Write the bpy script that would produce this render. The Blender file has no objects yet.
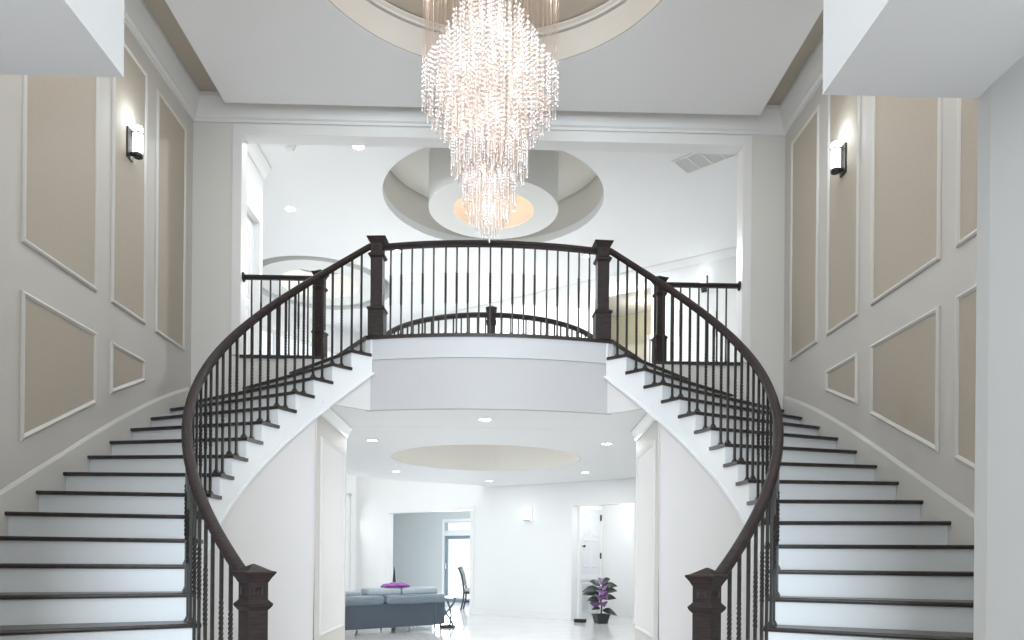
import bpy, bmesh, math, random
from mathutils import Vector, Matrix
from mathutils.geometry import tessellate_polygon
random.seed(7)
sc = bpy.context.scene
C = sc.collection
PI = math.pi

# ------------------------------------------------------------------ materials
def mat(name, col, rough=.5, metal=0., spec=.5, noise=0., nscale=8., bump=0., bscale=60., trans=0., emit=None, estr=0., coat=0.,
        stretch=None):
    m = bpy.data.materials.new(name); m.use_nodes = True
    nt = m.node_tree; b = nt.nodes['Principled BSDF']
    b.inputs['Base Color'].default_value = (*col, 1)
    b.inputs['Roughness'].default_value = rough
    b.inputs['Metallic'].default_value = metal
    b.inputs['Specular IOR Level'].default_value = spec
    b.inputs['Transmission Weight'].default_value = trans
    b.inputs['Coat Weight'].default_value = coat
    if emit:
        b.inputs['Emission Color'].default_value = (*emit, 1); b.inputs['Emission Strength'].default_value = estr
    if noise or bump:
        tc = nt.nodes.new('ShaderNodeTexCoord'); mp = nt.nodes.new('ShaderNodeMapping')
        nt.links.new(tc.outputs['Object'], mp.inputs['Vector'])
        if stretch: mp.inputs['Scale'].default_value = stretch
    if noise:
        n = nt.nodes.new('ShaderNodeTexNoise'); n.inputs['Scale'].default_value = nscale; n.inputs['Detail'].default_value = 5
        nt.links.new(mp.outputs['Vector'], n.inputs['Vector'])
        r = nt.nodes.new('ShaderNodeValToRGB')
        r.color_ramp.elements[0].position = .3; r.color_ramp.elements[1].position = .7
        r.color_ramp.elements[0].color = (*[c*(1-noise) for c in col], 1)
        r.color_ramp.elements[1].color = (*[min(1, c*(1+noise)) for c in col], 1)
        nt.links.new(n.outputs['Fac'], r.inputs['Fac']); nt.links.new(r.outputs['Color'], b.inputs['Base Color'])
    if bump:
        n2 = nt.nodes.new('ShaderNodeTexNoise'); n2.inputs['Scale'].default_value = bscale; n2.inputs['Detail'].default_value = 3
        nt.links.new(mp.outputs['Vector'], n2.inputs['Vector'])
        bp = nt.nodes.new('ShaderNodeBump'); bp.inputs['Strength'].default_value = bump; bp.inputs['Distance'].default_value = .01
        nt.links.new(n2.outputs['Fac'], bp.inputs['Height']); nt.links.new(bp.outputs['Normal'], b.inputs['Normal'])
    return m

def glass_mat(name, tint):
    m = bpy.data.materials.new(name); m.use_nodes = True; nt = m.node_tree
    for n in list(nt.nodes): nt.nodes.remove(n)
    o = nt.nodes.new('ShaderNodeOutputMaterial'); mx = nt.nodes.new('ShaderNodeMixShader')
    t = nt.nodes.new('ShaderNodeBsdfTransparent'); g = nt.nodes.new('ShaderNodeBsdfGlossy'); f = nt.nodes.new('ShaderNodeFresnel')
    t.inputs['Color'].default_value = (*tint, 1); g.inputs['Roughness'].default_value = .02; f.inputs['IOR'].default_value = 1.4
    nt.links.new(f.outputs['Fac'], mx.inputs['Fac']); nt.links.new(t.outputs['BSDF'], mx.inputs[1])
    nt.links.new(g.outputs['BSDF'], mx.inputs[2]); nt.links.new(mx.outputs['Shader'], o.inputs['Surface'])
    return m

def floor_mat():
    m = mat('white_marble', (.80, .80, .79), rough=.10, spec=.6, noise=.04, nscale=1.5)
    return m

M = dict(
    wall=mat('greige_paint', (.635, .615, .58), .6, bump=.04, bscale=180),
    wallback=mat('lightened_greige_paint', (.73, .72, .69), .6, bump=.04, bscale=180),  # side-wall greige made lighter, light put into the back wall's colour
    panel=mat('beige_textured_paint', (.50, .445, .37), .65, noise=.05, nscale=90, bump=.12, bscale=220),
    trim=mat('white_trim_paint', (.83, .83, .82), .35),
    ceil=mat('white_ceiling_paint', (.87, .875, .88), .7, bump=.02, bscale=200),
    beigeceil=mat('beige_ceiling_paint', (.52, .465, .39), .7, bump=.02, bscale=200),
    hallwall=mat('white_wall_paint', (.84, .84, .83), .55, bump=.02, bscale=200),
    greige2=mat('pale_plaster_paint', (.75, .73, .725), .6, bump=.02, bscale=200),
    ringbeige=mat('stone_beige_paint', (.72, .70, .645), .65),
    ringwhite=mat('off_white_paint', (.80, .80, .78), .6),
    yellow=mat('cream_yellow_paint', (.60, .57, .45), .6, bump=.02, bscale=200),
    greyroom=mat('blue_grey_paint', (.60, .625, .62), .6, bump=.02, bscale=200),
    wood=mat('espresso_wood', (.031, .022, .021), .5, spec=.25, noise=.35, nscale=14, stretch=(1, 1, 8), coat=0.),
    tread=mat('espresso_tread', (.035, .025, .023), .34, spec=.45, noise=.3, nscale=20, coat=.1),
    iron=mat('dark_bronze_iron', (.040, .037, .034), .38, metal=.3, noise=.2, nscale=40),
    riser=mat('white_riser_paint', (.87, .885, .90), .4),
    paneltrim=mat('pale_trim_paint', (.71, .70, .67), .45),
    recess=mat('greige_recess_paint', (.55, .53, .50), .65),
    leather3=mat('slate_leather_half_lit', (.17, .21, .25), .34, noise=.1, nscale=30, bump=.15, bscale=120),  # same slate leather lightened: light caught by cushion tops put into the colour
    tableleg=mat('grey_steel', (.16, .19, .21), .35, metal=.5),
    apron=mat('darkened_plaster_paint', (.53, .517, .522), .6, bump=.02, bscale=200),  # curved-wall plaster paint with shade put in, as the apron renders too bright
    block=mat('cool_white_paint', (.74, .75, .77), .65, bump=.02, bscale=200),
    floor=floor_mat(),
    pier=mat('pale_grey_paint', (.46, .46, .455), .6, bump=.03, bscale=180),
    fascia=mat('darkened_fascia_paint', (.585, .585, .60), .45),  # white stringer paint darkened in colour to offset strong light on the fascia
    foyer=mat('walnut_floorboards', (.34, .29, .25), .3, noise=.25, nscale=6, stretch=(6, .6, 1)),
    crystal=mat('frosted_crystal', (.84, .75, .70), .12, spec=.9, trans=.10, coat=.8),
    wire=mat('steel_wire', (.60, .52, .46), .3, metal=.9),
    chrome=mat('polished_chrome', (.75, .75, .76), .12, metal=1.),
    bulb=mat('warm_bulb', (1, .9, .8), .4, emit=(1, .80, .62), estr=5),
    shade=mat('lit_opal_glass', (1, 1, 1), .3, emit=(.93, .97, 1), estr=2.4),
    shadedim=mat('lit_frosted_glass', (1, 1, 1), .3, emit=(1, 1, 1), estr=1.1),
    lens=mat('lit_downlight_lens', (1, 1, 1), .4, emit=(1, 1, 1), estr=14),
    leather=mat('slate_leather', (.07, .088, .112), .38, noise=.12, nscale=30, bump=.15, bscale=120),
    leather2=mat('slate_leather_lit', (.42, .47, .51), .4, noise=.08, nscale=30, bump=.15, bscale=120),  # same slate leather, paler still: reflected light painted into headrests and seats
    purple=mat('purple_fleece', (.40, .12, .45), .85, noise=.2, nscale=40, bump=.4, bscale=90),
    black=mat('matt_black', (.015, .015, .016), .5, noise=.2, nscale=30),
    leafp=mat('purple_leaf', (.20, .10, .24), .35, noise=.3, nscale=25),
    leafg=mat('dark_green_leaf', (.035, .05, .04), .35, noise=.3, nscale=25),
    stem=mat('plant_stem', (.06, .05, .035), .6, noise=.2, nscale=50),
    pot=mat('charcoal_pot', (.03, .03, .032), .5, noise=.15, nscale=30),
    soil=mat('potting_soil', (.03, .02, .015), .9, noise=.4, nscale=80, bump=.5),
    door=mat('white_door_paint', (.74, .76, .78), .4),
    greydoor=mat('sage_grey_paint', (.38, .39, .33), .5, noise=.04),
    fabric=mat('pale_grey_upholstery', (.55, .58, .60), .8, noise=.08, nscale=60),
    chairwood=mat('dark_chair_wood', (.04, .035, .035), .35, noise=.3, nscale=20),
    frame=mat('blue_grey_aluminium', (.30, .36, .42), .4, metal=.4, noise=.05),
    curtain=mat('white_voile', (.85, .87, .87), .8, noise=.03),
    glass=glass_mat('clear_pane', (.95, .98, 1)),
)

# ------------------------------------------------------------------ mesh builder
class MB:
    def __init__(s): s.v = []; s.f = []
    def add(s, vs, fs):
        o = len(s.v); s.v += [tuple(v) for v in vs]; s.f += [tuple(i+o for i in f) for f in fs]; return s
    def box(s, x0, x1, y0, y1, z0, z1):
        return s.add([(x0,y0,z0),(x1,y0,z0),(x1,y1,z0),(x0,y1,z0),(x0,y0,z1),(x1,y0,z1),(x1,y1,z1),(x0,y1,z1)],
                     [(0,3,2,1),(4,5,6,7),(0,1,5,4),(1,2,6,5),(2,3,7,6),(3,0,4,7)])
    def rbox(s, x0, x1, y0, y1, z0, z1, r=.02, seg=3, M4=None):
        bm = bmesh.new(); bmesh.ops.create_cube(bm, size=1)
        for v in bm.verts:
            v.co = Vector(((x0+x1)/2+v.co.x*(x1-x0), (y0+y1)/2+v.co.y*(y1-y0), (z0+z1)/2+v.co.z*(z1-z0)))
        bmesh.ops.bevel(bm, geom=bm.edges[:], offset=r, segments=seg, profile=.5, affect='EDGES')
        bm.verts.index_update()
        vs = [(M4 @ v.co if M4 else v.co.copy()) for v in bm.verts]; fs = [[v.index for v in f.verts] for f in bm.faces]
        bm.free(); return s.add(vs, fs)
    def obox(s, fn, u0, u1, w0, w1, z0, z1):          # box in a rotated frame
        vs = [fn(u, w, z) for z in (z0, z1) for (u, w) in ((u0,w0),(u1,w0),(u1,w1),(u0,w1))]
        return s.add(vs, [(0,3,2,1),(4,5,6,7),(0,1,5,4),(1,2,6,5),(2,3,7,6),(3,0,4,7)])
    def slab(s, poly, z0, z1, holes=(), sides=True):
        loops = [list(poly)] + [list(h) for h in holes]
        flat = [p for l in loops for p in l]; n = len(flat)
        tri = tessellate_polygon([[Vector((p[0], p[1], 0)) for p in l] for l in loops])
        vs = [(p[0], p[1], z0) for p in flat] + [(p[0], p[1], z1) for p in flat]
        fs = [tuple(t) for t in tri] + [tuple(i+n for i in reversed(t)) for t in tri]
        if sides:
            o = 0
            for l in loops:
                m = len(l)
                for i in range(m):
                    a, b = o+i, o+(i+1) % m; fs.append((a, b, b+n, a+n))
                o += m
        return s.add(vs, fs)
    def prism(s, ring0, ring1):                        # two same-length loops -> closed solid
        n = len(ring0)
        return s.add(list(ring0)+list(ring1), [tuple(reversed(range(n))), tuple(range(n, 2*n))] +
                     [(i, (i+1) % n, n+(i+1) % n, n+i) for i in range(n)])
    def loft(s, rings, cap=True, closed=False):
        n = len(rings[0]); vs = [p for r in rings for p in r]; fs = []
        m = len(rings)
        for j in range(m if closed else m-1):
            k = (j+1) % m
            for i in range(n):
                fs.append((j*n+i, j*n+(i+1) % n, k*n+(i+1) % n, k*n+i))
        if cap and not closed:
            fs.append(tuple(reversed(range(n)))); fs.append(tuple(range((m-1)*n, m*n)))
        return s.add(vs, fs)
    def sweep(s, path, prof, closed=False, up=Vector((0,0,1))):   # prof: (side, up)
        P = [Vector(p) for p in path]; m = len(P); rings = []
        for i in range(m):
            a = P[(i-1) % m] if (closed or i > 0) else P[i]; b = P[(i+1) % m] if (closed or i < m-1) else P[i]
            t = (b-a).normalized(); sd = t.cross(up)
            if sd.length < 1e-4: sd = Vector((1,0,0))
            sd.normalize(); u = sd.cross(t).normalized()
            rings.append([P[i]+sd*q[0]+u*q[1] for q in prof])
        return s.loft(rings, True, closed)
    def tube(s, path, r, n=8, closed=False, up=Vector((0,0,1))):
        return s.sweep(path, [(r*math.cos(2*PI*i/n), r*math.sin(2*PI*i/n)) for i in range(n)], closed, up)
    def lathe(s, prof, n=24, c=(0,0,0), cap=True):
        rings = [[(c[0]+r*math.cos(2*PI*i/n), c[1]+r*math.sin(2*PI*i/n), c[2]+z) for i in range(n)] for r, z in prof]
        return s.loft(rings, cap)
    def lathex(s, prof, n, fr):                        # lathe round an arbitrary axis; fr maps local xyz
        rings = [[fr(r*math.cos(2*PI*i/n), r*math.sin(2*PI*i/n), z) for i in range(n)] for r, z in prof]
        return s.loft(rings)
    def ico(s, c, r, sz=1.):
        t = (1+5**.5)/2; k = r/math.sqrt(1+t*t)
        vs = [(-1,t,0),(1,t,0),(-1,-t,0),(1,-t,0),(0,-1,t),(0,1,t),(0,-1,-t),(0,1,-t),(t,0,-1),(t,0,1),(-t,0,-1),(-t,0,1)]
        fs = [(0,11,5),(0,5,1),(0,1,7),(0,7,10),(0,10,11),(1,5,9),(5,11,4),(11,10,2),(10,7,6),(7,1,8),
              (3,9,4),(3,4,2),(3,2,6),(3,6,8),(3,8,9),(4,9,5),(2,4,11),(6,2,10),(8,6,7),(9,8,1)]
        return s.add([(c[0]+x*k, c[1]+y*k, c[2]+z*k*sz) for x, y, z in vs], fs)
    def build(s, name, m, parent=None, smooth=False, world=True):
        me = bpy.data.meshes.new(name)
        off = Vector((0,0,0))
        if parent is not None and world:
            p = parent
            while p is not None: off += p.location; p = p.parent
        me.from_pydata([tuple(Vector(v)-off) for v in s.v], [], s.f)
        bm = bmesh.new(); bm.from_mesh(me); bmesh.ops.recalc_face_normals(bm, faces=bm.faces[:]); bm.to_mesh(me); bm.free()
        if smooth:
            for p in me.polygons: p.use_smooth = True
            try: me.set_sharp_from_angle(angle=math.radians(38))
            except Exception: pass
        me.materials.append(m)
        o = bpy.data.objects.new(name, me); C.objects.link(o)
        if parent is not None: o.parent = parent
        return o

def tag(o, label=None, cat=None, group=None, kind=None):
    if label: o['label'] = label
    if cat: o['category'] = cat
    if group: o['group'] = group
    if kind: o['kind'] = kind
    return o
def thing(name, label, cat, loc=(0,0,0), rotz=0., group=None):
    o = bpy.data.objects.new(name, None); C.objects.link(o)
    o.empty_display_size = .1
    o.location = loc; o.rotation_euler = (0,0,rotz); return tag(o, label, cat, group)
def struct(name, mb, m, label=None, cat=None, parent=None, smooth=False):
    o = mb.build(name, m, parent, smooth)
    if parent is None: tag(o, label, cat, kind='structure')
    return o
def copy_tree(o, parent=None):
    c = o.copy(); C.objects.link(c)
    if parent is not None: c.parent = parent
    for ch in list(o.children): copy_tree(ch, c)
    return c

# ------------------------------------------------------------------ plan constants (metres)
W = 3.333; H2 = 3.3823; R_ = .178; XC = .09; YC = 5.757; A0 = .9246; DA = .0997
BACK = 8.30; FRONT = 2.47; TOP = 6.37; LOW = 2.64
def sp(sg, R, a, z): return (sg*(R*math.cos(a)-XC), YC+R*math.sin(a), z)
def ang(k): return A0-DA*k
def znose(a): return H2-R_*(A0-a)/DA
def wall_hit(a):                                       # distance from the stair's centre to the enclosing walls
    t = (W-.002+XC)/max(1e-6, math.cos(a))
    if math.sin(a) > 1e-6: t = min(t, (BACK-.002-YC)/math.sin(a))
    if math.sin(a) < -1e-6: t = min(t, (FRONT+.06-YC)/math.sin(a))
    return t
CORN = [math.atan2(BACK-.002-YC, W-.002+XC), math.atan2(FRONT+.06-YC, W-.002+XC)]
FD = Vector((.817, -.577, 0)).normalized(); FN = Vector((.577, .817, 0)).normalized(); FP0 = Vector((-.6, 15.6, 0))
def FW(u, w, z):                                       # frame of the slanted far wall: along, behind, up
    p = FP0+FD*u+FN*w; return (p.x, p.y, z)
FROT = math.atan2(FD.y, FD.x)
def circle(cx, cy, r, n=72): return [(cx+r*math.cos(2*PI*i/n), cy+r*math.sin(2*PI*i/n)) for i in range(n)]
side = {-1: 'left', 1: 'right'}

# bridge edge: arc bulging towards the entrance, between the two newels
NX, NY = 1.153, 7.57
def bridge_arc(d=0., n=24, xe=1.19):
    sag = .155; ch = 1.19; Rb = (ch*ch+sag*sag)/(2*sag); cy = 7.395+Rb
    a = math.asin(xe/Rb)
    return [((Rb+d)*math.sin(-a+2*a*i/n), cy-(Rb+d)*math.cos(-a+2*a*i/n)) for i in range(n+1)]

# ------------------------------------------------------------------ floor and shells
struct('floor', MB().box(-9, 9, 6.6, 26, -.12, 0), M['floor'], 'glossy white stone floor of the lower hall', 'floor')

struct('floor_foyer', MB().box(-3.6, 3.6, -6.3, 6.6, -.12, 0), M['foyer'], 'dark wood floor between the stairs and the entrance', 'floor')
for sg in (-1, 1):
    x0, x1 = sorted((sg*W, sg*(W+.15)))
    struct('wall_'+side[sg], MB().box(x0, x1, -6.1, BACK+.15, 0, TOP), M['wall'],
           'greige %s wall of the stair hall with moulded panels' % side[sg], 'wall')
    # pier beside the entrance and the upper block over it
    x = lambda v: sg*v
    poly = [(x(1.698), FRONT), (x(1.694), 2.40), (x(1.708), 2.02), (x(3.32), 2.02), (x(3.32), FRONT)]
    struct('wall_entrance_'+side[sg], MB().slab(poly, 0, 2.7), M['pier'], 'pale %s pier beside the entrance' % side[sg], 'wall')
    a, b = sorted((1.163 if sg > 0 else -1.175, sg*3.325))
    struct('wall_upper_'+side[sg], MB().box(a, b, 1.35, FRONT, 2.7, TOP), M['block'],
           'white overhanging block above the %s of the entrance' % side[sg], 'wall')
fr = MB()
fr.box(-3.476, -2.6, -6.22, -6.1, 0, TOP).box(2.6, 3.476, -6.22, -6.1, 0, TOP).box(-2.6, 2.6, -6.22, -6.1, 5.7, TOP)
struct('wall_front', fr, M['hallwall'], 'white entrance wall round the tall glazing', 'wall')
fr = MB()
for x_ in (-2.6, -1.32, -.04, 1.24, 2.52): fr.box(x_, x_+.08, -6.2, -6.12, 0, 5.7)
for z_ in (0, 2.4, 5.62): fr.box(-2.6, 2.6, -6.19, -6.13, z_, z_+.08)
wf = struct('window_4', fr, M['frame'], 'tall entrance glazing behind the viewer', 'window')
MB().box(-2.58, 2.58, -6.165, -6.155, .04, 5.66).build('pane', M['glass'], wf)
# back wall with the wide opening to the gallery
bk = MB(); OX = {-1: -2.785, 1: 2.842}; OZ = 5.845
for sg in (-1, 1):
    a, b = sorted((OX[sg]+sg*.02, sg*W)); bk.box(a, b, BACK, BACK+.15, 0, TOP)
    a, b = sorted((sg*1.76, OX[sg]+sg*.02)); bk.box(a, b, BACK, BACK+.15, 0, H2-.03)
bk.box(OX[-1]-.02, OX[1]+.02, BACK, BACK+.15, OZ+.015, TOP)
struct('wall_back', bk, M['wallback'], 'greige back wall of the stair hall round the gallery opening', 'wall')
cs = MB()                                              # casing of the opening
for sg in (-1, 1):
    a, b = sorted((OX[sg], OX[sg]+sg*.10)); cs.box(a, b, BACK-.025, BACK+.17, H2+.004, OZ)
cs.box(OX[-1]-.10, OX[1]+.10, BACK-.025, BACK+.17, OZ, OZ+.105)
struct('trim_1', cs, M['trim'], 'white casing round the wide gallery opening', 'trim')

# ceiling of the stair hall (beige) and the dropped white panel with its round recess
CY = 5.72; PZ = 6.035; SOF = 6.25
struct('ceiling', MB().box(-W-.15, W+.15, -6.22, BACK+.15, TOP+.002, TOP+.12), M['beigeceil'], 'beige ceiling above the dropped white panel', 'ceiling')
struct('ceiling_panel', MB().slab([(-2.885, 2.9), (2.94, 2.9), (2.94, 8.03), (-2.885, 8.03)], PZ, TOP, [circle(0, CY, 1.655, 96)]),
       M['ceil'], 'dropped white ceiling panel with a round recess over the chandelier', 'ceiling')
liner = [(1.656, PZ+.002), (1.640, PZ+.002), (1.640, 6.30), (1.656, 6.30)]
struct('trim_49', MB().loft([[(r*math.cos(t), CY+r*math.sin(t), z) for r, z in liner] for t in [2*PI*i/96 for i in range(96)]], False, True), M['recess'], 'greige inner side of the round ceiling recess', 'trim', smooth=True)
lip = [(1.655, .01), (1.655, .06), (1.585, .06), (1.585, .045), (1.61, .03), (1.615, .01)]
rings = [[(r*math.cos(t), CY+r*math.sin(t), 6.30+z) for r, z in lip] for t in [2*PI*i/96 for i in range(96)]]
struct('trim_2', MB().loft(rings, False, True), M['recess'], 'grey cove moulding inside the round ceiling recess', 'trim')

struct('trim_50', MB().slab([(-W, FRONT), (W, FRONT), (W, BACK), (-W, BACK)], SOF, TOP, [[(-2.88, 2.9), (2.935, 2.9), (2.935, 8.025), (-2.88, 8.025)]]), M['beigeceil'], 'beige border of the ceiling round the dropped panel', 'ceiling')
# crown moulding of the stair hall
cp = [(0, 5.975), (.02, 5.975), (.025, 6.0), (.045, 6.015), (.055, 6.055), (.08, 6.11), (.108, 6.17), (.122, 6.20), (.122, SOF-.002), (0, SOF-.002)]
path = [(-W, FRONT), (-W, BACK), (W, BACK), (W, FRONT)]
inn = [(1, 0), (1, -1), (-1, -1), (-1, 0)]
rings = [[(p[0]+q[0]*d, p[1]+q[1]*d, z) for d, z in cp] for p, q in zip(path, inn)]
struct('trim_3', MB().loft(rings), M['trim'], 'white crown moulding round the stair hall', 'trim')

# ------------------------------------------------------------------ moulded wall panels
def wall_panel(sg, pts, label, idx):
    # pts: (Y, z) loop on the side wall; frame with mitred corners, bead section
    n = len(pts); P = [Vector((p[0], p[1])) for p in pts]
    cen = sum(P, Vector((0, 0)))/n
    def inset(d):
        out = []
        for i in range(n):
            a, b, c = P[i-1], P[i], P[(i+1) % n]
            e1 = (b-a).normalized(); e2 = (c-b).normalized()
            n1 = Vector((-e1.y, e1.x)); n2 = Vector((-e2.y, e2.x))
            if n1.dot(cen-b) < 0: n1 = -n1
            if n2.dot(cen-b) < 0: n2 = -n2
            k = (n1+n2)/(1+n1.dot(n2)); out.append(b+k*d)
        return out
    prof = [(0, 0), (.0, .008), (.008, .018), (.02, .022), (.03, .016), (.038, .012), (.042, 0)]
    rg = [inset(d) for d, h in prof]
    rings = [[(sg*(W-.0005-h), rg[j][i].x, rg[j][i].y) for j, (d, h) in enumerate(prof)] for i in range(n)]
    o = struct('trim_%d' % idx, MB().loft(rings, False, True), M['paneltrim'], label, 'trim', smooth=False)
    q = inset(.038)
    mb = MB().prism([(sg*(W-.0005), v.x, v.y) for v in q], [(sg*(W-.007), v.x, v.y) for v in q])
    f = mb.build('panel_field', M['panel'], o); f['label'] = 'beige textured field'
    return o
UB, UT, LT = 3.36, 5.78, 3.02
cols = [(4.17, 5.15), (5.345, 6.335), (6.57, 7.20), (7.41, 8.10)]
words = ['beside the entrance pier', 'below the overhang', 'behind the wall sconce', 'in the back corner']
idx = 4
for sg in (-1, 1):
    cols[0] = (4.0, 4.97) if sg < 0 else (4.17, 5.15)
    for j, (a, b) in enumerate(cols):
        wall_panel(sg, [(a, UB), (b, UB), (b, UT), (a, UT)], 'tall upper beige wall panel on the %s wall %s' % (side[sg], words[j]), idx); idx += 1
    for j, (a, za, b, zb) in enumerate([(cols[0][0], 1.38-.46*(4.17-cols[0][0]), cols[0][1], 1.865-.47*(5.15-cols[0][1])), (5.345, 1.935, 6.335, 2.415), (6.57, 2.55, 7.20, 2.815)]):
        wall_panel(sg, [(a, za), (b, zb), (b, LT), (a, LT)],
                   'lower beige panel with slanted base on the %s wall, %s' % (side[sg], ['nearest the entrance', 'large one midway up the stairs', 'small one near the back'][j]), idx); idx += 1

# ------------------------------------------------------------------ upper floor, bridge, lower ceiling
HC = (-.065, 11.1); HR = 1.42
fl = FW(9.9, 0, 0)
edge = [(-.27, 14.85), (-.86, 14.57), (-1.5, 14.32), (-1.96, 14.0), (-2.47, 13.53), (-4.4, 11.6), (-6.0, 9.8), (-6.4, 8.46)]
main = [(-1.64, BACK+.145), (1.64, BACK+.145), (3.0, BACK+.151), (7.4, BACK+.151), (7.4, 9.9), FW(.55, -.01, 0)[:2]] + edge
mainf = [(p[0], p[1]) for p in main]
struct('ceiling_lower', MB().slab(mainf, LOW, H2-.025, [circle(*HC, HR, 72)]), M['ceil'], 'white ceiling of the lower hall with a round opening', 'ceiling')
struct('floor_upper', MB().slab(mainf, H2-.0249, H2, [circle(*HC, HR, 72)]), M['floor'], 'pale stone floor of the upper gallery', 'floor')
struct('trim_30', MB().loft([[(HC[0]+r*math.cos(t), HC[1]+r*math.sin(t), z) for r, z in ((HR-.001, LOW+.005), (HR-.02, LOW+.005), (HR-.02, H2-.03), (HR-.001, H2-.03))]
                            for t in [2*PI*i/96 for i in range(96)]], False, True), M['ringbeige'], 'beige lining of the round opening in the lower ceiling', 'trim')
arc = bridge_arc(.0, 24, 1.19)
k0 = [(sp(1, 2.25, A0, 0)[0], sp(1, 2.25, A0, 0)[1]), (sp(1, wall_hit(A0), A0, 0)[0], BACK+.15)]
bpoly = bridge_arc(-.03, 24, 1.19) + [k0[0], k0[1], (-k0[1][0], k0[1][1]), (-k0[0][0], k0[0][1])]
struct('floor_bridge', MB().slab(bpoly, LOW+.06, H2-.0300), M['greige2'], 'bridge between the tops of the two stairs', 'floor')
arcn = bridge_arc(.035, 24, 1.215)
k0n = [(k0[0][0]-.0, k0[0][1]-.03), (k0[1][0]+.03, BACK+.149)]
K = sp(1, 2.2, A0, 0)
nose = arcn + [(K[0]+.02, K[1]-.02), (k0[1][0]+.02, BACK+.149), (-k0[1][0]-.02, BACK+.149), (-K[0]-.02, K[1]-.02)]
struct('trim_31', MB().slab(nose, H2-.0298, H2+.004), M['tread'], 'dark wood nosing along the bridge edge', 'trim')
# balcony nosings either side of the bridge
for sg in (-1, 1):
    a, b = sorted((sg*(k0[1][0]+.022), OX[sg]))
    struct('trim_%d' % (32 if sg < 0 else 33), MB().box(a, b, BACK-.03, BACK+.15, H2-.0298, H2+.003), M['tread'], 'dark wood nosing along the %s balcony edge' % side[sg], 'trim')
# white fascia band of the bridge
def band(path, z0, z1, t0, t1):                        # vertical strip with thickness along a plan path
    rings = []
    P = [Vector((p[0], p[1], 0)) for p in path]
    for i, p in enumerate(P):
        t = (P[min(i+1, len(P)-1)]-P[max(i-1, 0)]).normalized(); nrm = Vector((t.y, -t.x, 0))
        a = p+nrm*t0; b = p+nrm*t1
        rings.append([(a.x, a.y, z0), (b.x, b.y, z0), (b.x, b.y, z1), (a.x, a.y, z1)])
    return MB().loft(rings)
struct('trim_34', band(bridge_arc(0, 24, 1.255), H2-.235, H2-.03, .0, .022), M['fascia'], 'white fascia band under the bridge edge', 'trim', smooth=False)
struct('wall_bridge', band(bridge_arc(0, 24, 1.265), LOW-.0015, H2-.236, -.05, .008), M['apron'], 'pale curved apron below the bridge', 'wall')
# ceiling of the passage under the bridge
A_OPEN = .665
pl = [sp(-1, 2.245, A_OPEN+(A0-A_OPEN)*i/6, 0)[:2] for i in range(7)]
pr = [(-p[0], p[1]) for p in reversed(pl)]
pc = pl + bridge_arc(-.03, 24, 1.19) + pr + [(1.72, BACK+.14), (-1.72, BACK+.14)]
struct('ceiling_passage', MB().slab(pc, LOW+.001, LOW+.03), M['ceil'], 'white ceiling of the passage under the bridge', 'ceiling')

for sg in (-1, 1):
    px_ = sp(sg, 2.22, A_OPEN, 0)
    def pw(y): return 1.655+(y-7.1)*(.040 if sg > 0 else .004)                  # the passage walls flare slightly
    y0_, y1_ = px_[1]-.02, 8.60
    struct('wall_passage_'+side[sg], MB().slab([(sg*pw(y0_), y0_), (sg*pw(y1_), y1_), (sg*1.86, y1_), (sg*1.86, y0_+.25)], 0, LOW-.0005), M['wall'], 'greige %s wall of the passage under the bridge' % side[sg], 'wall')
    q = [(0, LOW-.115), (.012, LOW-.115), (.016, LOW-.09), (.035, LOW-.06), (.055, LOW-.03), (.065, LOW-.02), (.065, LOW-.002), (0, LOW-.002)]
    struct('trim_%d' % (35 if sg < 0 else 36), MB().loft([[(sg*(pw(y)-d), y, z) for d, z in q] for y in (y0_+.04, 8.597)]), M['trim'], 'white crown moulding on the %s passage wall' % side[sg], 'trim')
    prof = [(0, 0), (.0, .01), (.012, .02), (.03, .014), (.04, 0)]
    def ins(d): return [(7.30+d, .35+d), (8.45-d, .35+d), (8.45-d, 2.33-d), (7.30+d, 2.33-d)]
    o = struct('trim_%d' % (37 if sg < 0 else 38), MB().loft([[(sg*(pw(ins(d)[i][0])-.0005-h), ins(d)[i][0], ins(d)[i][1]) for d, h in prof] for i in range(4)], False, True), M['paneltrim'],
               'moulded panel on the %s passage wall' % side[sg], 'trim')
    i4 = ins(.036)
    f = MB().prism([(sg*(pw(y)-.0005), y, z) for y, z in i4], [(sg*(pw(y)-.006), y, z) for y, z in i4]).build('panel_field', M['greige2'], o)
    struct('baseboard_passage_'+side[sg], MB().loft([[(sg*(pw(y)-.0005), y, 0), (sg*(pw(y)-.018), y, 0), (sg*(pw(y)-.018), y, .13), (sg*(pw(y)-.0005), y, .14)] for y in (px_[1], 8.598)]), M['trim'], 'white baseboard of the %s passage wall' % side[sg], 'baseboard')

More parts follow.
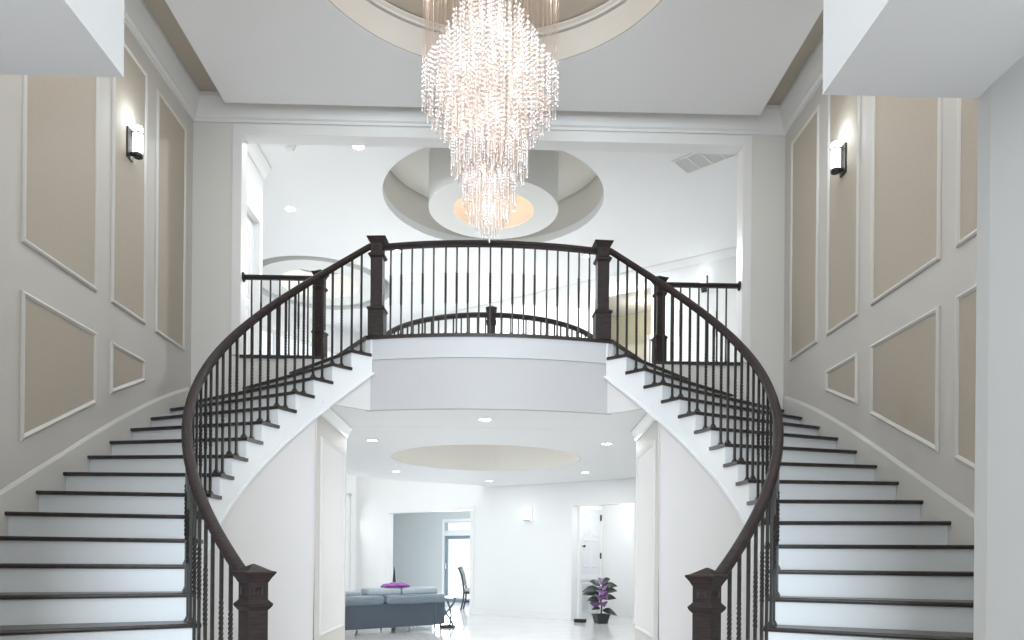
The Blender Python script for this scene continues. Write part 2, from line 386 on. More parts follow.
# ------------------------------------------------------------------ curved staircases
def stair(sg):
    S = side[sg]
    # the curved wall that carries the stair (to the ground, then hanging over the passage)
    N = 110; aS, aE = ang(18.45), A0+.034
    rings = []
    for i in range(N+1):
        a = aS+(aE-aS)*i/N
        zt = max(.03, min(znose(a), H2)-.28); zb = 0 if a < A_OPEN else LOW-.001
        rings.append((a, zb, max(zt, zb+.02)))
    mb = MB(); vs = []; fs = []
    for a, zb, zt in rings:
        vs += [sp(sg, 2.215, a, zb), sp(sg, 2.27, a, zb), sp(sg, 2.27, a, zt), sp(sg, 2.215, a, zt)]
    for i in range(N):
        for j in range(4): fs.append((i*4+j, i*4+(j+1) % 4, i*4+4+(j+1) % 4, i*4+4+j))
    fs += [(0, 1, 2, 3), (N*4+3, N*4+2, N*4+1, N*4)]
    mb.add(vs, fs)
    struct('wall_curved_'+S, mb, M['greige2'], 'pale curved wall under the %s staircase' % S, 'wall', smooth=True)
    root = thing('staircase', 'white staircase with dark treads curving up along the %s panelled wall' % S, 'staircase', sp(sg, 2.8, ang(18), 0))
    # stringer: saw-tooth top, smooth lower edge
    mb = MB(); vs = []; fs = []; cnt = 0
    cuts = []
    for k in range(18, 0, -1):
        aa, bb = ang(k)+.012, ang(k-1)+.012
        for i in range(7): cuts.append((aa+(bb-aa)*i/6, H2-k*R_-.0285))
    cuts += [(A0+.0125, H2-.031), (A0+.019, H2-.031)]
    for a, zt in cuts:
        zb = max(.0, znose(a)-.42); zb = min(zb, zt-.02)
        vs += [sp(sg, 2.188, a, zb), sp(sg, 2.214, a, zb), sp(sg, 2.214, a, zt), sp(sg, 2.188, a, zt)]
    n = len(cuts)
    for i in range(n-1):
        for j in range(4): fs.append((i*4+j, i*4+(j+1) % 4, i*4+4+(j+1) % 4, i*4+4+j))
    fs += [(0, 1, 2, 3), ((n-1)*4+3, (n-1)*4+2, (n-1)*4+1, (n-1)*4)]
    mb.add(vs, fs).build('stringer', M['riser'], root)
    # small bead along the lower edge of the stringer
    mb = MB().sweep([sp(sg, 2.183, ang(18)+(A0+.027-ang(18))*i/80, max(.02, znose(ang(18)+(A0+.027-ang(18))*i/80)-.415)) for i in range(81)],
                    [(-.008, -.012), (.008, -.012), (.008, .012), (-.008, .012)])
    mb.build('stringer_bead', M['riser'], root)
    for k in range(1, 19):
        aa, bb = ang(k), ang(k-1)+.020; z = H2-k*R_
        lim = [c for c in CORN if aa < c < bb]
        outs = sorted([aa, bb]+lim)
        ip = [sp(sg, 2.168, aa+(bb-.008-aa)*i/4, 0)[:2] for i in range(5)]
        op = [sp(sg, wall_hit(a)-.004, a, 0)[:2] for a in reversed(outs)]
        # rounded nosing: three stacked outlines
        poly = ip+op
        cenv = Vector(sp(sg, 2.9, (aa+bb)/2, 0)[:2])
        d = Vector(sp(sg, 3, aa, 0)[:2])-Vector(sp(sg, 3, aa+.01, 0)[:2]); d.normalize()
        def shr(e):
            out = []
            for i, p in enumerate(poly):
                if i in (0, len(poly)-1): out.append((p[0]-d.x*e, p[1]-d.y*e))
                else: out.append(p)
            return out
        rg = [[(p[0], p[1], zz) for p in shr(e)] for e, zz in ((.012, z-.028), (.002, z-.023), (0, z-.014), (.002, z-.005), (.010, z))]
        MB().loft(rg).build('tread', M['tread'], root)
    for k in range(0, 19):
        a = ang(k)+.0118; z0 = max(.0, H2-(k+1)*R_+.0005); z1 = H2-k*R_-.0285
        t1 = wall_hit(a)-.005
        b = a+.0045
        def q(R, aa): return sp(sg, R, aa, 0)
        p = [sp(sg, 2.190, a, z0), sp(sg, t1, a, z0), sp(sg, t1, b, z0), sp(sg, 2.190, b, z0)]
        p2 = [(v[0], v[1], z1) for v in p]
        MB().prism(p, p2).build('riser', M['riser'], root)
    # skirting boards climbing along the side and back walls
    ks = [3.0+(17.2-3.0)*i/40 for i in range(41)]
    top, bot = [], []
    for k in ks:
        a = ang(k)
        t = (W-.001+XC)/math.cos(a); y = YC+t*math.sin(a)
        y = min(y, BACK-.002)
        if y < FRONT+.07: continue
        top.append((y, max(.16, H2-k*R_+.155))); bot.append((y, max(0, H2-k*R_-.30)))
    mb = MB(); th = .018
    rings = [[(sg*(W-.001), y, zb), (sg*(W-th), y, zb), (sg*(W-th), y, zt-.03), (sg*(W-.008), y, zt), (sg*(W-.001), y, zt)] for (y, zt), (_, zb) in zip(top, bot)]
    mb.loft(rings).build('skirting', M['paneltrim'], root)
    rings = []
    for i in range(21):
        k = 2.85*(1-i/20); a = ang(k); t = (BACK-YC)/math.sin(a); x = min(t*math.cos(a)-XC, W-.001)
        zt = min(H2-k*R_+.155, H2-.03); zb = H2-k*R_-.3
        rings.append([(sg*x, BACK-.001, zb), (sg*x, BACK-th, zb), (sg*x, BACK-th, zt), (sg*x, BACK-.001, zt)])
    MB().loft(rings).build('skirting', M['paneltrim'], root)
    return root
for sg in (-1, 1): stair(sg)

# ------------------------------------------------------------------ railings
def sq(h): return [(-h, -h), (h, -h), (h, h), (-h, h)]
def square_stack(mb, x, y, rot, prof):                 # prof: (half width, z)
    c, s = math.cos(rot), math.sin(rot)
    rings = [[(x+c*a-s*b, y+s*a+c*b, z) for a, b in sq(h)] for h, z in prof]
    return mb.loft(rings)
def newel(parent, x, y, z0, h, rot, w=.12, base=.30, fl=.038):
    t = z0+h; e = w/2; f = fl/.045
    n = square_stack(MB(), x, y, rot, [(e+.0, z0+.001), (e, z0+h-.06)]).build('newel_post', M['wood'], parent)
    if base:
        square_stack(MB(), x, y, rot, [(e+.024*f, z0+.001), (e+.024*f, z0+base-.03), (e+.038*f, z0+base-.015), (e+.034*f, z0+base), (e+.003, z0+base+.02)]).build('newel_base', M['wood'], n)
    square_stack(MB(), x, y, rot, [(e+.002, t-.245), (e+.024*f, t-.225), (e+.028*f, t-.212), (e+.010*f, t-.198), (e+.002, t-.19)]).build('newel_collar', M['wood'], n)
    square_stack(MB(), x, y, rot, [(e+.001, t-.10), (e+.012*f, t-.085), (e+.018*f, t-.076), (e+.040*f, t-.052), (e+.045*f, t-.046), (e+.040*f, t-.040), (e+.016*f, t-.036), (.004, t)]).build('newel_cap', M['wood'], n)
    sm = e*.55                                          # recessed square on each face of the head
    zc = t-.145
    for q in range(4):
        c, s = math.cos(rot+q*PI/2), math.sin(rot+q*PI/2)
        def L(a, b, z): return (x+c*a-s*b, y+s*a+c*b, z)
        prof = [(sm, .0), (sm, .004), (sm-.007, .006), (sm-.012, .001)]
        MB().loft([[L(r*ux, e+o, zc+r*uz*.8) for r, o in prof] for ux, uz in ((-1,-1),(1,-1),(1,1),(-1,1))], False, True).build('head_moulding', M['wood'], n)
    return n
def baluster_mesh(L, twist, lower=.36, upper=.70, h=.0085):
    mb = MB(); rings = []
    n = 48 if twist else 1
    if twist:
        za, zb = (L*lower, L*upper)
        zs = [0, za]+[za+(zb-za)*i/n for i in range(1, n)]+[zb, L]
        rot = [0, 0]+[2*PI*3.0*i/n for i in range(1, n)]+[2*PI*3.0, 2*PI*3.0]
        for z, r in zip(zs, rot):
            c, s = math.cos(r), math.sin(r); k = 1.12 if za < z < zb else 1
            rings.append([(k*(c*a-s*b), k*(s*a+c*b), z) for a, b in sq(h)])
    else:
        rings = [[(a, b, z) for a, b in sq(h)] for z in (0, L)]
    return mb.loft(rings)
_cache = {}
def baluster(parent, x, y, z, L, rot, twist, shoe=True):
    key = (round(L, 4), twist, shoe)
    ex = parent.location
    if key in _cache:
        src = _cache[key]; o = src.copy(); C.objects.link(o); o.parent = parent
        for ch in src.children:
            c = ch.copy(); C.objects.link(c); c.parent = o
    else:
        o = baluster_mesh(L, twist).build('baluster', M['iron'], parent, world=False)
        if shoe:
            square_stack(MB(), 0, 0, 0, [(.021, .0005), (.021, .012), (.016, .018), (.0125, .032)]).build('shoe', M['iron'], o, world=False)
        _cache[key] = o
    o.location = (x-ex.x, y-ex.y, z-ex.z); o.rotation_euler = (0, 0, rot)
    return o
RP = [(-.020, -.030), (.020, -.030), (.024, -.012), (.033, -.004), (.034, .010), (.027, .024), (.014, .031), (-.014, .031), (-.027, .024), (-.034, .010), (-.033, -.004), (-.024, -.012)]
RAILR = 2.225
for sg in (-1, 1):
    S = side[sg]
    kN = 18.74; aN = ang(kN); nx, ny, _ = sp(sg, RAILR, aN, 0)
    root = thing('stair_railing', 'dark wood handrail with twisted iron balusters curving up the %s staircase' % S, 'railing', (nx, ny, 0))
    newel(root, nx, ny, 0, 1.085, sg*.77, .110, .0, .032)
    aT = A0+.025
    pts = []
    for i in range(121):
        a = aN+.02+(aT-aN-.02)*i/120
        pts.append(sp(sg, RAILR, a, min(znose(a)+.905, H2+.925)))
    MB().sweep(pts, RP).build('handrail', M['wood'], root, smooth=True)
    slope = R_/(DA*RAILR)
    for k in range(18, 0, -1):
        for j, fr_ in enumerate((.22, .70)):
            a = ang(k)+DA*fr_; z = H2-k*R_
            L = znose(a)+.905-.030-z+.012
            x, y, _ = sp(sg, RAILR, a, 0)
            if k == 18 and j == 0: pass
            baluster(root, x, y, z, round(L, 3), a if sg > 0 else PI-a, j == 1 or k % 2 == 0)

def rail_post_line(root, pts, zf, twistf, shoe=True, height=.925, lower_h=None):
    for i, (x, y, rot) in enumerate(pts):
        baluster(root, x, y, zf, round(height-.030+.006, 3), rot, twistf(i), shoe)
# bridge railing
root = thing('balcony_railing', 'bowed dark railing with two newel posts across the bridge', 'railing', (0, 7.45, H2+.004))
for sg in (-1, 1): newel(root, sg*NX, NY, H2+.004, 1.045, sg*.06, .12, .29)
ra = bridge_arc(-.055, 40, 1.10)
MB().sweep([(x, y, H2+.935) for x, y in ra], RP).build('handrail', M['wood'], root, smooth=True)
ba = bridge_arc(-.055, 200, 1.03)
for i in range(19):
    x, y = ba[int(round(200*i/18))]
    baluster(root, x, y, H2+.004, .911, 0, i % 2 == 1 or i % 3 == 0)
# side balconies
for sg in (-1, 1):
    nx = 1.925; ny = BACK+.065
    root = thing('balcony_railing', 'short straight dark railing on the %s balcony beside the bridge' % side[sg], 'railing', (sg*nx, ny, H2+.003))
    newel(root, sg*nx, ny, H2+.003, 1.0, sg*.2, .098, .29, .028)
    MB().sweep([(sg*(nx+.06), ny, H2+.90), (OX[sg]-sg*.012, ny, H2+.90)], [(a*.85, b*.85) for a, b in RP]).build('handrail', M['wood'], root)
    MB().lathex([(.055, 0), (.055, .008), (.042, .016), (.03, .018)], 20, lambda a, b, c: (OX[sg]-sg*c, ny+a, H2+.90+b)).build('rosette', M['wood'], root)
    for i in range(7):
        baluster(root, sg*(2.69-i*.105), ny, H2+.003, .876, 0, i % 2 == 1)
# round gallery railing over the lower hall
RG = 1.62
RC = (-.02, 11.12)
root = thing('gallery_railing', 'circular dark railing with short middle newel seen behind the bridge', 'railing', (RC[0], RC[1], H2))
MB().sweep([(RC[0]+RG*math.cos(t), RC[1]+RG*math.sin(t), H2+.90) for t in [2*PI*i/96 for i in range(96)]], RP, True).build('handrail', M['wood'], root, smooth=True)
newel(root, .0, RC[1]-RG, H2+.0005, 1.02, 0, .105, .0, .02)
nb = 96
for i in range(nb):
    t = 2*PI*(i+.5)/nb
    d = abs((t-1.5*PI+PI) % (2*PI)-PI)
    if d > 1.75: continue
    baluster(root, RC[0]+RG*math.cos(t), RC[1]+RG*math.sin(t), H2+.0005, .88, t, i % 2 == 0)

# ------------------------------------------------------------------ slanted far wall (two storeys), rooms behind it
UT2 = 6.40
fw = MB()
T = .15
o1, o2, o3 = (-2.153, .209), (2.63, 3.926), (3.065, 4.23)
HD = 2.19
for u0, u1, z0, z1 in [(-3.18, o1[0], 0, UT2), (o1[0], o1[1], HD, UT2), (o1[1], o2[0], 0, UT2), (o2[0], o3[0], HD, UT2),
                       (o3[0], o2[1], HD, H2), (o3[0], o3[1], 6.05, UT2), (o2[1], o3[1], 0, H2), (o3[1], 10.2, 0, UT2)]:
    fw.obox(FW, u0, u1, 0, T, z0, z1)
struct('wall_far', fw, M['hallwall'], 'white slanted far wall of the hall with two doorways', 'wall')
def casing(u0, u1, z0, z1, idx, label, wd=.085):
    mb = MB()
    for a, b in ((u0-wd, u0+.008), (u1-.008, u1+wd)): mb.obox(FW, a, b, -.02, T+.01, z0+.001, z1+wd)
    mb.obox(FW, u0+.008, u1-.008, -.02, T+.01, z1-.008, z1+wd)
    struct('trim_%d' % idx, mb, M['trim'], label, 'trim')
casing(o1[0], o1[1], 0, HD, 40, 'white casing of the wide doorway behind the sofa')
casing(o2[0], o2[1], 0, HD, 41, 'white casing of the doorway with the potted plant')
casing(o3[0], o3[1], H2, 6.05, 42, 'white casing of the upper corridor opening')
bb = MB()
for a, b in ((-3.18, o1[0]-.085), (o1[1]+.085, o2[0]-.085), (o2[1]+.085, 8)): bb.obox(FW, a, b, -.018, -.0005, 0, .15)
struct('baseboard_far', bb, M['trim'], 'white baseboard of the far wall', 'baseboard')
cr = MB().loft([[FW(u, -d, z) for d, z in ((0, UT2-.12), (.02, UT2-.12), (.09, UT2-.02), (.09, UT2-.001), (0, UT2-.001))] for u in (-3.18, 8)])
struct('trim_43', cr, M['trim'], 'white crown moulding along the upper far wall', 'trim')

# alcove behind the right doorway
al = MB().obox(FW, o2[0]-.12, o2[0]-.0, T, 1.42, 0, 2.5).obox(FW, o2[0], o2[1]+.5, 1.3, 1.42, 0, 2.5).obox(FW, o2[1]+.5, o2[1]+.62, T, 1.42, 0, 2.5)
struct('wall_alcove', al, M['hallwall'], 'pale walls of the alcove behind the right doorway', 'wall')
struct('ceiling_alcove', MB().obox(FW, o2[0]-.12, o2[1]+.62, T, 1.42, 2.5, 2.6), M['ceil'], 'alcove ceiling', 'ceiling')
struct('baseboard_alcove', MB().obox(FW, o2[0], o2[1]+.5, 1.282, 1.2995, 0, .13), M['trim'], 'white baseboard at the back of the alcove', 'baseboard')
# closet door on the alcove's left wall, with return grille below
u = o2[0]+.001
def AL(a, h, z): return FW(u+h, a, z)                  # along depth, out of wall, up
dr = struct('door_1', MB().obox(lambda p, q, z: AL(p, q, z), .30, 1.12, 0, .035, .86, 2.16), M['door'], 'white panelled closet door in the right doorway', 'door')
fm = MB()
for a0, a1, z0, z1 in [(.22, .30, .0, 2.24), (1.12, 1.20, .0, 2.24), (.30, 1.12, 2.16, 2.24), (.30, 1.12, .76, .86)]:
    fm.obox(lambda p, q, z: AL(p, q, z), a0, a1, 0, .045, z0, z1)
fm.build('door_frame', M['trim'], dr)
for a0, a1, z0, z1 in [(.38, .66, 1.0, 1.55), (.76, 1.04, 1.0, 1.55), (.38, .66, 1.63, 2.06), (.76, 1.04, 1.63, 2.06)]:
    prof = [(0, .035), (.008, .046), (.025, .046), (.04, .036)]
    mb = MB().loft([[AL((a0+d if s1 < 0 else a1-d), h, (z0+d if s2 < 0 else z1-d)) for d, h in prof] for s1, s2 in ((-1,-1),(1,-1),(1,1),(-1,1))], False, True)
    mb.build('door_panel', M['door'], dr)
for z in (1.18, 1.95): MB().obox(lambda p, q, zz: AL(p, q, zz), 1.10, 1.14, .036, .056, z, z+.12).build('hinge', M['iron'], dr)
MB().lathex([(.012, 0), (.012, .03), (.024, .04), (.022, .06), (.008, .066)], 14, lambda a, b, c: AL(.36+a, .035+c, 1.42+b)).build('knob', M['iron'], dr)
gr = thing('return_grille', 'white return air grille under the closet door in the right doorway', 'vent', AL(.70, 0, .1))
mb = MB()
for a0, a1, z0, z1 in [(.30, .36, .1, .72), (1.06, 1.12, .1, .72), (.36, 1.06, .1, .15), (.36, 1.06, .67, .72), (.69, .73, .15, .67)]: mb.obox(lambda p, q, z: AL(p, q, z), a0, a1, 0, .025, z0, z1)
mb.build('frame', M['door'], gr)
mb = MB()
for i in range(17):
    z = .165+i*.030
    mb.add([AL(.36, .004, z+.012), AL(1.06, .004, z+.012), AL(1.06, .022, z-.006), AL(.36, .022, z-.006), AL(.36, .004, z+.017), AL(1.06, .004, z+.017), AL(1.06, .022, z-.001), AL(.36, .022, z-.001)],
           [(0,1,2,3),(7,6,5,4),(0,4,5,1),(1,5,6,2),(2,6,7,3),(3,7,4,0)])
mb.build('louvers', M['door'], gr)

# room behind the wide doorway
RW = 3.23
rm = MB()
gd = (-3.12, -2.20)                                     # glazed door
rm.obox(FW, -6.2, gd[0], RW, RW+.15, 0, 2.7).obox(FW, gd[1], 2.2, RW, RW+.15, 0, 2.7).obox(FW, gd[0], gd[1], RW, RW+.15, 2.17, 2.7).obox(FW, gd[0], gd[1], RW, RW+.15, 1.79, 1.90)
rm.obox(FW, -6.32, -6.2, T, RW+.15, 0, 2.7).obox(FW, 2.2, 2.32, T, RW+.15, 0, 2.7).obox(FW, -6.2, -3.18, 0, T, 0, 2.7)
struct('wall_dining', rm, M['greyroom'], 'blue grey walls of the room behind the wide doorway', 'wall')
struct('ceiling_dining', MB().obox(FW, -6.32, 2.32, T+.001, RW+.15, 2.7, 2.8), M['ceil'], 'ceiling of the room behind the wide doorway', 'ceiling')
gd0 = MB()
for a, b, z0, z1 in [(gd[0], gd[0]+.07, 0, 1.79), (gd[1]-.07, gd[1], 0, 1.79), (gd[0]+.07, gd[1]-.07, 1.70, 1.79), (gd[0]+.07, gd[1]-.07, 0, .10)]: gd0.obox(FW, a, b, RW+.02, RW+.08, z0, z1)
d2 = struct('door_2', gd0, M['frame'], 'glazed door with grey blue frame in the room behind the sofa', 'door')
MB().obox(FW, gd[0]+.07, gd[1]-.07, RW+.045, RW+.055, .10, 1.70).build('pane', M['glass'], d2)
MB().obox(FW, gd[0]+.03, gd[0]+.05, RW-.03, RW+.02, .9, 1.05).build('handle', M['chrome'], d2)
cas = MB()
for a, b, z0, z1 in [(gd[0]-.07, gd[0], 0, 2.24), (gd[1], gd[1]+.07, 0, 2.24), (gd[0], gd[1], 2.17, 2.24), (gd[0], gd[1], 1.785, 1.905)]: cas.obox(FW, a, b, RW-.02, RW-.0005, z0, z1)
struct('trim_44', cas, M['trim'], 'white casing of the glazed door', 'trim')
w2 = struct('window_2', MB().obox(FW, gd[0], gd[1], RW+.03, RW+.05, 1.90, 1.93).obox(FW, gd[0], gd[1], RW+.03, RW+.05, 2.14, 2.17), M['trim'], 'narrow transom window above the glazed door', 'window')
MB().obox(FW, gd[0], gd[1], RW+.036, RW+.044, 1.93, 2.14).build('pane', M['glass'], w2)

# family room window wall (left), two storeys
def WL(a, b, z): return FW(-3.18-b, -a, z)              # a: towards the viewer, b: outwards
wl = MB()
for a0, a1, z0, z1 in [(-.15, .16, 0, UT2), (.16, 3.4, 2.62, 3.4), (.16, 3.4, 5.9, UT2), (3.4, 8.3, 0, UT2), (.16, 3.4, 0, .08)]: wl.obox(WL, a0, a1, 0, .15, z0, z1)
struct('wall_window', wl, M['hallwall'], 'white window wall of the family room', 'wall')
n = 1
for z0, z1 in ((.08, 2.62), (3.4, 5.9)):
    mb = MB()
    for a in (.16, 1.22, 2.28, 3.34): mb.obox(WL, a, a+.06, .03, .10, z0, z1)
    mb.obox(WL, .16, 3.4, .03, .10, z0, z0+.06).obox(WL, .16, 3.4, .03, .10, z1-.06, z1)
    w = struct('window_%d' % (1 if n == 1 else 3), mb, M['trim'], ['tall family room window at the far left of the lower hall', 'upper family room window'][n-1], 'window')
    MB().obox(WL, .2, 3.36, .06, .068, z0+.04, z1-.04).build('pane', M['glass'], w); n += 1
rod = thing('curtain_rod', 'grey curtain rod end at the bright left window', 'curtain rod', WL(.6, -.08, 2.62))
MB().tube([WL(.30, -.08, 2.62), WL(3.5, -.08, 2.62)], .014).build('rod', M['chrome'], rod)
mb = MB(); c = Vector(WL(.27, -.08, 2.62)); mb.ico(c, .045); mb.build('finial', M['chrome'], rod)
MB().obox(WL, .36, .39, -.09, -.0005, 2.60, 2.64).build('bracket', M['chrome'], rod)
rings = []
for z in (.03, 2.60):
    rr = []
    for i in range(61):
        a = .30+i*.55/60; b = -.08+.03*math.sin(i*PI/5)
        rr.append(WL(a, b, z))
    for i in range(60, -1, -1):
        a = .30+i*.55/60; b = -.076+.03*math.sin(i*PI/5)
        rr.append(WL(a, b, z))
    rings.append(rr)
tag(MB().loft(rings).build('curtain', M['curtain'], None), 'white curtain hanging in folds at the bright left window', 'curtain')
# hidden outer walls that close the building
mb = MB().box(-7.9, -3.476, BACK+.0, BACK+.15, 0, UT2).box(3.476, 7.55, BACK, BACK+.15, 0, UT2).box(7.4, 7.55, BACK, 10.2, 0, UT2)
q = FW(-3.18, -8.3, 0); mb.box(-8.05, -7.9, BACK, q[1]+.1, 0, UT2)
struct('wall_outer', mb, M['hallwall'], 'outer walls of the hall', 'wall')

# upper ceiling with drum feature
Cc = (0.01, 10.8); RR = 1.605; DC = (-3.35, 14.3); DR = 1.38
up = [(-8.05, BACK+.151), (7.5, BACK+.151), (7.5, 10.2), FW(9.9, .1, 0)[:2], FW(-3.3, .1, 0)[:2], FW(-3.3, -8.3, 0)[:2]]
struct('ceiling_upper', MB().slab([(p[0], p[1]) for p in up], UT2, UT2+.12, [circle(*Cc, RR, 96), circle(*DC, DR, 72)]), M['ceil'], 'white ceiling of the upper hall with round recesses', 'ceiling')
def recess(c, R, depth, idx, label, m='ringbeige'):
    mb = MB().lathe([(R, UT2+.121), (R+.02, UT2+.121), (R+.02, UT2+depth), (0.001, UT2+depth), (.001, UT2+depth-.02), (R, UT2+depth-.02)], 96, (c[0], c[1], 0), False)
    return struct('trim_%d' % idx, mb, M[m], label, 'trim', smooth=True)
recess(Cc, RR, .62, 45, 'beige round recess in the upper hall ceiling')
recess(DC, DR, .55, 46, 'pale round ceiling recess over the left balcony', 'ringwhite')
def drum(c, Ro, Ri, zb, zt, label, cove='ringbeige'):
    o = thing('ceiling_drum', label, 'ceiling feature', (c[0], c[1], zb))
    MB().lathe([(Ri, zb), (Ro, zb), (Ro, zt), (Ro-.02, zt), (Ro-.02, zb+.025), (Ri, zb+.025), (Ri, zb)], 96, (c[0], c[1], 0), False).build('drum', M['ringwhite'], o, smooth=True)
    MB().lathe([(Ri, zb+.026), (Ri+.02, zb+.026), (Ri+.02, zt-.02), (Ri, zt-.02), (Ri, zb+.026)], 72, (c[0], c[1], 0), False).build('lit_cove', M[cove], o, smooth=True)
    return o
drum(Cc, .945, .59, 6.243, UT2+.599, 'round off white ceiling drum with warm lit centre behind the chandelier')
drum(DC, 1.16, .75, 6.415, UT2+.529, 'round white ceiling drum over the far left of the upper hall', 'ringwhite')

# upper left hall wall with a door
uw = MB().box(-3.25, -3.10, BACK+.151, 8.75, H2+.001, UT2).box(-3.25, -3.10, 9.85, 10.03, H2+.001, UT2).box(-3.25, -3.10, 8.75, 9.85, 5.57, UT2)
struct('wall_gallery_left', uw, M['hallwall'], 'white wall with a doorway on the left of the gallery', 'wall')
mb = MB().box(-3.10, -3.075, 9.85, 9.94, H2+.001, 5.66).box(-3.10, -3.075, 8.66, 8.75, H2+.001, 5.66).box(-3.10, -3.075, 8.75, 9.85, 5.57, 5.66)
struct('trim_47', mb, M['trim'], 'white door casing on the left gallery wall', 'trim')
d3 = struct('door_3', MB().box(-3.20, -3.16, 8.752, 9.848, H2+.01, 5.565), M['door'], 'white door on the left gallery wall', 'door')
for z0, z1 in ((3.6, 4.4), (4.5, 5.4)):
    prof = [(0, 0), (.008, .012), (.03, .012), (.045, .002)]
    MB().loft([[(-3.16+h, (8.9+d if s1 < 0 else 9.7-d), (z0+d if s2 < 0 else z1-d)) for d, h in prof] for s1, s2 in ((-1,-1),(1,-1),(1,1),(-1,1))], False, True).build('door_panel', M['door'], d3)
MB().lathex([(.012, 0), (.012, .03), (.026, .045), (.02, .065)], 14, lambda a, b, c: (-3.16+c, 8.84+a, 4.4+b)).build('knob', M['chrome'], d3)
q = [(0, UT2-.16), (.02, UT2-.16), (.06, UT2-.10), (.11, UT2-.03), (.11, UT2-.001), (0, UT2-.001)]
struct('trim_48', MB().loft([[(-3.10+d, y, z) for d, z in q] for y in (BACK+.152, 10.03)]), M['trim'], 'white crown moulding on the left gallery wall', 'trim')

# upper corridor behind the far wall (cream)
uc = MB().obox(FW, o3[0]-1.0, o3[1]+1.0, 1.5, 1.62, H2, 6.2).obox(FW, o3[0]-1.12, o3[0]-1.0, T, 1.62, H2, 6.2).obox(FW, o3[1]+1.0, o3[1]+1.12, T, 1.62, H2, 6.2)
struct('wall_corridor', uc, M['yellow'], 'cream walls of the upper corridor', 'wall')
struct('ceiling_corridor', MB().obox(FW, o3[0]-1.12, o3[1]+1.12, T, 1.62, 6.2, 6.3), M['ceil'], 'upper corridor ceiling', 'ceiling')
struct('floor_corridor', MB().obox(FW, o3[0]-1.12, o3[1]+1.12, T+.001, 1.62, H2-.05, H2), M['tread'], 'upper corridor floor', 'floor')
cu = 3.55
d4 = struct('door_4', MB().obox(FW, cu, cu+.80, 1.46, 1.499, H2+.005, 5.60), M['greydoor'], 'sage grey door in the upper corridor', 'door')
MB().obox(FW, cu-.09, cu, 1.45, 1.4995, H2+.001, 5.69).obox(FW, cu+.80, cu+.89, 1.45, 1.4995, H2+.001, 5.69).obox(FW, cu, cu+.80, 1.45, 1.4995, 5.60, 5.69).build('door_frame', M['trim'], d4)
MB().lathex([(.012, 0), (.012, .03), (.026, .045), (.02, .065)], 14, lambda a, b, c: FW(cu+.08+a, 1.46-c, 4.35+b)).build('knob', M['chrome'], d4)

# ------------------------------------------------------------------ lamps
def light(name, kind, loc, energy, col=(1,1,1), size=.1, rot=None, sy=None, spot=None):
    l = bpy.data.lights.new(name, kind); l.energy = energy; l.color = col
    if kind == 'AREA':
        l.size = size
        if sy: l.shape = 'RECTANGLE'; l.size_y = sy
        else: l.shape = 'DISK'
    else: l.shadow_soft_size = size
    if spot: l.spot_size = spot; l.spot_blend = .6
    o = bpy.data.objects.new(name, l); C.objects.link(o); o.location = loc
    if rot: o.rotation_euler = rot
    return o
def downlight(x, y, z, label, group, watts=0, r=.062):
    o = thing('recessed_light', label, 'ceiling light', (x, y, z))
    MB().lathe([(r, -.001), (r+.022, -.001), (r+.022, -.006), (r+.012, -.010), (r, -.004), (r, -.001)], 28, (x, y, z), False).build('trim_ring', M['trim'], o, smooth=True)
    MB().lathe([(.002, -.0015), (r-.0005, -.0015), (r-.0005, -.004), (.002, -.006)], 28, (x, y, z)).build('lens', M['lens'], o)
    if watts: light('downlight_lamp', 'AREA', (x, y, z-.015), watts, (.94, .975, 1), .12)
DL = 'recessed lights in the lower hall ceiling'
for x, y, s in [(-.047, 7.953, 'nearest the bridge, in the middle of the passage ceiling'), (-1.50, 9.43, 'near the left passage wall corner'), (1.50, 9.47, 'near the right passage wall corner'),
                (-1.633, 12.70, 'behind the round opening on the left, above the sofa'), (1.60, 12.53, 'behind the round opening on the right, towards the plant'), (-.045, 14.03, 'farthest back in the middle')]:
    downlight(x, y, LOW if y > 8.4 else LOW+.001, 'round lower hall ceiling light, %s' % s, DL, (3.5 if y > 14 else 10.5) if y > 8.4 else 16)
UL = 'recessed lights in the upper hall ceiling'
for x, y, s in [(-1.72, 9.47, 'largest one above the left balcony'), (-3.06, 11.2, 'left of the drum, below the smoke detector'), (-1.64, 12.66, 'just above handrail right of left bridge newel'), (1.62, 12.7, 'just above handrail left of right bridge newel'),
                (-.155, 14.04, 'small one left of the chandelier tip'), (-1.63, 13.96, 'small one low between balusters on the left')]:
    downlight(x, y, UT2, 'round recessed light %s' % s, UL, 55 if (x > 1 and y > 12) else 26, .07 if y < 12 else .06)
for sx_ in (-1, 1):  # six lights added above the view to brighten the stair hall
    for y_, s in ((3.5, 'front'), (4.75, 'middle'), (5.95, 'rear')):
        downlight(sx_*2.3, y_, PZ, 'added unseen fill light in the dropped panel, %s of the %s row' % (s, side[sx_]), 'added fill lights in the dropped panel', 6)
sd = thing('smoke_detector', 'small white smoke detector on the upper left ceiling', 'smoke detector', (-2.594, 9.50, UT2))
MB().lathe([(.075, -.001), (.075, -.012), (.07, -.016), (.06, -.04), (.05, -.046), (.002, -.046)], 28, (-2.594, 9.5, UT2)).build('housing', M['ringwhite'], sd, smooth=True)
MB().lathe([(.012, -.0465), (.012, -.05), (.002, -.051)], 12, (-2.55, 9.5, UT2)).build('button', M['frame'], sd)
